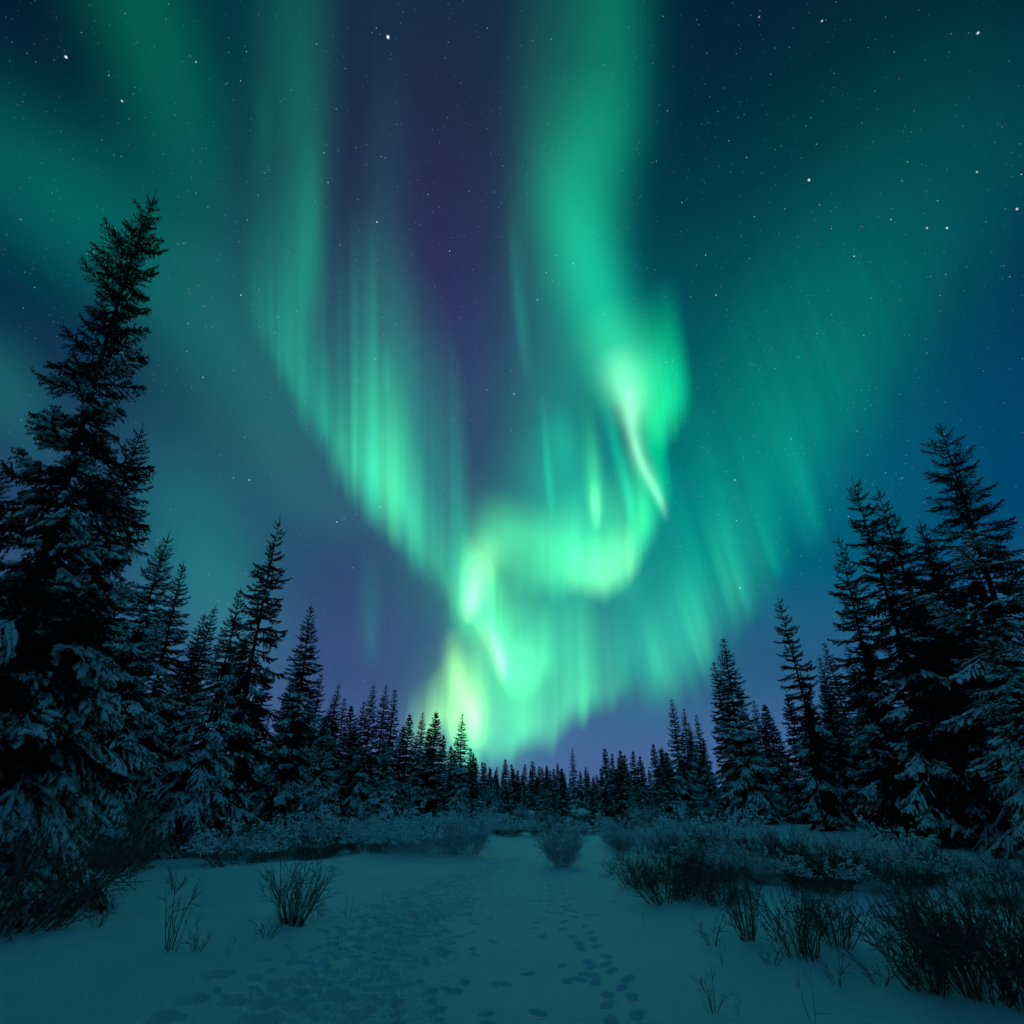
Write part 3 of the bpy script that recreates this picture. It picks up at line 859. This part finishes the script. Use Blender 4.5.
# unseen spruces added beside and behind the camera to shade the near snow
SHADE_TREES = [(-9, .6), (9, .6), (-9.5, -4), (9.5, -3.5), (-6.5, -6), (6.2, -6.5), (-3.4, -8.5), (2.8, -8), (-.5, -12), (5, -12), (-6, -12), (12, -8), (-13, -7), (-12.5, 1.4), (12.8, 1.5)]
for i, (x, y) in enumerate(SHADE_TREES):
    H, mt, mc, ms = PROTO[['laden', 'spire_b', 'bushy'][i % 3]]
    root = bpy.data.objects.new('spruce_tree', None)
    COL.objects.link(root)
    k = fr.uniform(13, 16) / H
    root.location = (x, y, float(terrain(x, y)) - .03)
    root.scale = (k * 1.15, k * 1.15, k)
    root.rotation_euler = (0, 0, fr.uniform(0, 6.28))
    link('trunk', mt, root)
    crown_o = link('crown', mc, root)
    link('snow_load', ms, crown_o)['kind'] = 'stuff'
    tag(root, 'tall unseen spruce added around the camera to shade the near snow', 'tree', 'unseen spruces added for shade')


# ------------------------------------------------------------------ bare willows and frosted brush
def shrub(seed, H, spread, stems, sub=5, twigs=4, thick=.008, lean=(0, 0), arch=.25, base=.12, lumps=0.0, min_up=.35, sides=4, fine=1.0, lmin=.55):
    """many-stemmed bush: stems and twigs in one mesh, snow lumps in another"""
    g = np.random.default_rng(seed)
    s = np.linspace(0, 1, 6)[None, :, None]
    az = g.uniform(0, 2 * np.pi, stems)
    out = np.sqrt(g.uniform(0, 1, stems)) * spread
    L = H * g.uniform(lmin, 1.08, stems)
    d = np.stack([np.cos(az) * out + lean[0], np.sin(az) * out + lean[1], np.full(stems, 1.0)], -1)
    L = L * (1 - (.22 if lmin < .7 else .05) * np.clip(out, 0, 1.3))
    d = norm(d) * L[:, None]
    p0 = np.stack([np.cos(az) * base * g.uniform(.2, 1, stems), np.sin(az) * base * g.uniform(.2, 1, stems), np.full(stems, -.06)], -1)
    bow = np.stack([np.cos(az) * arch * L, np.sin(az) * arch * L, -.10 * L * out], -1)
    wig = g.normal(size=(stems, 1, 3)) * .045 * H
    C = p0[:, None] + d[:, None] * s + bow[:, None] * s ** 2 * .6 + wig * np.sin(s * 5)
    rad = thick * (L / H)[:, None] * np.linspace(1, .22, 6)[None] * g.uniform(.6, 1.2, (stems, 1))
    Vs, Qs, off = [], [], 0

    def add(C, rad, sd):
        nonlocal off
        V, q, c = loft(C, rad, sd)
        Vs.append(V); Qs.append(q + off)
        off += len(V)

    add(C, rad, sides)
    par, pL = C, L
    ends = [C[:, -1]]
    for lev, (n, ratio, th) in enumerate([(sub, .42, .50), (twigs, .40, .34)]):
        if n == 0:
            break
        K = len(par)
        i = np.repeat(np.arange(K), n)
        u = g.uniform(.22, .97, len(i))
        m = par.shape[1] - 1
        k = np.minimum((u * m).astype(int), m - 1)
        f = (u * m - k)[:, None]
        p = par[i, k] * (1 - f) + par[i, k + 1] * f
        tg = norm(par[i, k + 1] - par[i, k])
        dd = norm(tg + g.normal(size=tg.shape) * .58 + np.array([0, 0, min_up * .35]))
        l2 = pL[i] * ratio * g.uniform(.5, 1.1, len(i)) * (1.1 - .5 * u)
        s4 = np.linspace(0, 1, 4)[None, :, None]
        C2 = p[:, None] + dd[:, None] * l2[:, None, None] * s4 + g.normal(size=(len(i), 1, 3)) * l2[:, None, None] * .16 * s4 ** 2
        r2 = np.full(len(i), thick * th * fine)[:, None] * np.linspace(1, .35, 4)[None]
        add(C2, r2, 3)
        par, pL = C2, l2
        ends.append(C2[:, -1]); ends.append(C2[:, 2])
    stem = (np.concatenate(Vs), [(np.concatenate(Qs), 0)])
    snow = None
    if lumps > 0:
        E = np.concatenate(ends)
        E = E[(g.uniform(0, 1, len(E)) < lumps) & (E[:, 2] > H * .30)]
        dv = norm(g.normal(size=E.shape) * np.array([1, 1, .35])) * (.04 * g.uniform(.5, 1.7, (len(E), 1)))
        w = np.array([-1, -.6, 0, .6, 1.0])[None, :, None]
        CC = E[:, None] + dv[:, None] * w
        rs = .016 * g.uniform(.5, 1.6, (len(E), 1)) * np.array([.15, .8, 1.0, .8, .15])[None]
        CC[..., 2] += rs * .4
        V, q, c = loft(CC, rs, 5, flat=.75)
        snow = (V, [(q, 0), (c, 0)])
    return stem, snow


SHRUB = {}


def sproto(key, mat, H, **kw):
    st, sn = shrub(H=H, **kw)
    SHRUB[key] = (H, mesh_np('stems', *st, [mat]), mesh_np('snow_load', *sn, [M_SNOW]) if sn else None)


sproto('frost0', M_FROST, 1.0, seed=1, spread=1.15, lmin=.78, stems=120, sub=10, twigs=6, thick=.0062, lumps=.02, fine=1.3, base=.16, arch=.02)
sproto('frost1', M_FROST, 1.0, seed=2, spread=1.0, stems=64, sub=9, twigs=5, thick=.0065, lumps=.03, fine=1.2, base=.2)
sproto('brush0', M_FROST, 1.0, seed=3, spread=1.7, stems=50, sub=8, twigs=5, thick=.008, lumps=.55, base=.5, fine=1.1)
sproto('brush1', M_TWIG, 1.0, seed=4, spread=1.5, stems=52, sub=8, twigs=5, thick=.008, lumps=.40, base=.5, fine=1.1)
sproto('dark0', M_RED, 1.0, seed=5, spread=1.1, stems=64, sub=8, twigs=4, thick=.007, lumps=.0, base=.3)
sproto('dark1', M_TWIG, 1.0, seed=6, spread=1.0, stems=60, sub=8, twigs=4, thick=.007, lumps=.0, base=.3)
sproto('bare0', M_TWIG, 1.0, seed=7, spread=.62, stems=50, sub=5, twigs=2, thick=.0085, lumps=.0, base=.13, arch=.16)
sproto('bare1', M_TWIG, 1.0, seed=8, spread=.75, stems=54, sub=5, twigs=2, thick=.0095, lumps=.0, base=.24, arch=.20, min_up=.15)
sproto('sprig0', M_TWIG, 1.0, seed=9, spread=.60, stems=6, sub=4, twigs=2, thick=.012, lumps=.0, base=.06, arch=.2)
sproto('sprig1', M_TWIG, 1.0, seed=10, spread=.75, stems=9, sub=3, twigs=2, thick=.011, lumps=.0, base=.12, arch=.25)
sproto('stalk', M_TWIG, 1.0, seed=12, spread=.35, stems=2, sub=3, twigs=0, thick=.012, lumps=.0, base=.04, arch=.2)
sproto('leanl', M_TWIG, 1.0, seed=13, spread=.62, stems=42, sub=6, twigs=3, thick=.0075, lumps=.0, base=.20, lean=(.55, -.1), arch=.10)
sproto('leanr', M_TWIG, 1.0, seed=14, spread=.55, stems=52, sub=5, twigs=2, thick=.0095, lumps=.0, base=.18, lean=(-.50, -.1), arch=.10)


def bush(px, py, top, key, label, group=None, wide=1.0, rot=None, name='willow_shrub', cat='shrub', tilt=0.0):
    """a bush whose foot is at one bearing and whose top reaches another"""
    x, y = ground_at(px, py)
    d = ray(px, top)
    g = float(terrain(x, y))
    h = EYE + d[2] / math.hypot(d[0], d[1]) * math.hypot(x, y) - g
    h = max(h, .12)
    H, ms, mn = SHRUB[key]
    rg = np.random.default_rng(abs(int(px * 13 + py * 7 + top)))
    root = bpy.data.objects.new(name, None)
    COL.objects.link(root)
    root.location = (x, y, g)
    root.scale = (h * wide, h * wide, h)
    root.rotation_euler = (0, R(tilt), rg.uniform(0, 6.28) if rot is None else R(rot))
    o = link('stems', ms, root)
    if mn is not None:
        link('snow_load', mn, root)['kind'] = 'stuff'
    tag(root, label, cat, group)
    return root


FG, BL, BR = 'bare bushes in the foreground', 'snowy brush along the left stand', 'brush along the right stand'
BUSH = [
    (10, 930, 752, 'leanl', 1.0, 0, FG, 'large bare bush at the left edge with stems swept to the right'),
    (98, 927, 872, 'sprig1', .9, None, FG, 'low twiggy sprig between the left edge bush and the forked sapling'),
    (168, 950, 862, 'sprig0', .8, 40, FG, 'bare forked sapling with few thin stems on the left snow'),
    (196, 952, 905, 'sprig1', 1.0, None, FG, 'sparse low twigs at the right foot of the forked sapling'),
    (228, 955, 925, 'stalk', 1.0, None, FG, 'tiny stalk right of the forked sapling'),
    (293, 924, 846, 'bare0', 1.05, None, FG, 'dense fan-shaped bare bush standing alone on the left snow'),
    (268, 938, 893, 'sprig1', 1.0, None, FG, 'small dry sprig at the left foot of the fan-shaped bush'),
    (318, 918, 893, 'sprig1', 1.3, None, FG, 'low spreading twigs at the right foot of the fan-shaped bush'),
    (340, 950, 917, 'stalk', .8, None, FG, 'short dark stub poking from the snow beside the footprints'),
    (347, 918, 884, 'stalk', 1.0, None, FG, 'thin stalk left of the trampled track'),
    (384, 908, 884, 'stalk', 1.1, None, FG, 'farther thin stalk on the edge of the trampled track'),
    (174, 890, 852, 'sprig1', 1.1, None, FG, 'small bare sprig in front of the left brush'),
    (132, 868, 828, 'dark1', 1.0, None, BL, 'dark-footed bush at the left end of the snowy brush'),
    (240, 866, 815, 'brush1', 1.1, None, BL, 'dark-stemmed snowy bush behind the fan-shaped bare bush'),
    (468, 855, 788, 'frost1', .72, None, BL, 'tall grey upright bush where the path bends at its left'),
    (562, 867, 814, 'frost0', .66, None, 'frosted bushes by the path', 'round frosted bush alone at the far end of the path'),
    (640, 888, 826, 'dark0', .85, None, BR, 'reddish dense bush at the left end of the right brush'),
    (688, 897, 826, 'dark0', .85, None, BR, 'second reddish bush right of the first one'),
    (662, 856, 808, 'frost1', 1.0, None, BR, 'pale frosted bush behind the reddish bushes'),
    (622, 850, 820, 'frost0', 1.0, None, BR, 'low pale bush between the round frosted bush and the right brush'),
    (605, 878, 862, 'sprig1', 1.2, None, FG, 'dry weeds on the snow right of the round frosted bush'),
    (713, 945, 885, 'sprig1', .9, None, FG, 'open twiggy sprig left of the dense right bushes'),
    (748, 940, 850, 'bare0', .6, None, FG, 'narrow upright bush left of the widest right bush'),
    (800, 957, 852, 'bare1', .72, None, FG, 'widest dense upright bush of the right foreground'),
    (772, 965, 925, 'sprig1', 1.0, None, FG, 'low twigs at the left foot of the widest right bush'),
    (722, 965, 930, 'stalk', 1.0, None, FG, 'single stalk below the open twiggy sprig'),
    (645, 927, 903, 'stalk', .6, None, FG, 'lone thin straight stalk on the open snow right of the path'),
    (930, 990, 864, 'leanr', .85, 10, FG, 'bush of long stems swept left in the lower right'),
    (985, 997, 842, 'bare1', .85, None, FG, 'tall bare bush with steep stems in the lower right corner'),
    (1030, 1005, 832, 'leanr', .8, 30, FG, 'bare stems cut by the right edge'),
    (880, 985, 925, 'sprig1', 1.1, None, FG, 'thin sprig between the two largest right bushes'),
    (715, 1013, 965, 'sprig0', 1.2, 200, FG, 'fallen-looking crooked twig low on the right snow'),
    (738, 1016, 985, 'stalk', 1.0, None, FG, 'short stalk beside the crooked twig'),
    (812, 1022, 945, 'stalk', .8, None, FG, 'bent stalk at the bottom edge right of the crooked twig'),
    (668, 902, 820, 'dark1', .9, None, BR, 'tangled brown bush between the two reddish ones'),
    (720, 905, 838, 'dark0', .9, None, BR, 'dense reddish bush right of the second reddish bush'),
    (838, 945, 866, 'bare1', .8, None, FG, 'upright bush close behind the widest right bush, on its right'),
    (948, 968, 866, 'bare1', .9, 70, FG, 'steep-stemmed bush behind the corner bush'),
    (1010, 975, 850, 'dark1', .9, 60, FG, 'dark tangle at the right edge behind the corner bush'),
    (52, 890, 782, 'dark1', .85, None, FG, 'dark fine-twigged bush behind the swept bush at the left edge'),
    (104, 872, 812, 'dark1', .9, None, BL, 'small dark bush between the left edge bush and the snowy brush'),
    (838, 985, 930, 'sprig1', .8, None, FG, 'thin low sprig below the widest right bush'),
]
for px, py, top, key, wide, rot, grp, lab in BUSH:
    bush(px, py, top, key, lab, grp, wide, rot, name='bare_shrub' if grp == FG else 'willow_shrub')

br_ = np.random.default_rng(3)
for i in range(64):                                      # the left belt
    px = br_.uniform(-20, 450)
    py = np.interp(px, [0, 100, 250, 450], [858, 858, 856, 852]) - br_.uniform(-.28, 1) * 28 * (1 if px < 300 else .55)
    top = py - br_.uniform(18, 56) * (1.25 if px < 200 else .95)
    bush(px, py, top, ['brush0', 'brush1', 'dark1', 'frost1', 'brush0', 'dark0'][i % 6], 'snow-covered low bush in the brush belt below the left stand', BL, br_.uniform(.8, 1.15))
for i in range(54):                                      # the right belt
    px = br_.uniform(690, 1060)
    py = np.interp(px, [690, 800, 1030], [878, 893, 912]) - br_.uniform(0, 1) ** 1.2 * 42
    top = py - br_.uniform(26, 52)
    bush(px, py, top, ['dark0', 'dark1', 'brush1', 'dark0', 'frost1'][i % 5], 'dim bush in the brush belt below the right stand', BR, br_.uniform(.8, 1.1))
for i in range(26):                                      # far end of the path
    px = br_.uniform(430, 690)
    py = br_.uniform(833, 846)
    if 524 < px < 604:
        py = br_.uniform(829, 833)
    bush(px, py, py - br_.uniform(14, 26), ['frost0', 'brush0', 'frost1', 'dark1'][i % 4], 'low frosted bush at the far end of the snowfield', 'far brush at the path end', br_.uniform(.9, 1.3))
for i in range(44):                                      # dark scrub closing the snowfield under the treeline
    px = br_.uniform(470, 720)
    py = br_.uniform(826, 838)
    bush(px, py, py - br_.uniform(12, 24), ['dark1', 'dark0', 'brush1', 'dark1'][i % 4], 'dark scrub bush under the distant treeline', 'far brush at the path end', br_.uniform(1.0, 1.5))
for i in range(26):                                      # more of it farther back
    px = br_.uniform(520, 730)
    py = br_.uniform(815, 826)
    bush(px, py, py - br_.uniform(10, 17), ['dark1', 'dark0', 'frost1'][i % 3], 'dark scrub bush under the distant treeline', 'far brush at the path end', br_.uniform(1.2, 2.0))
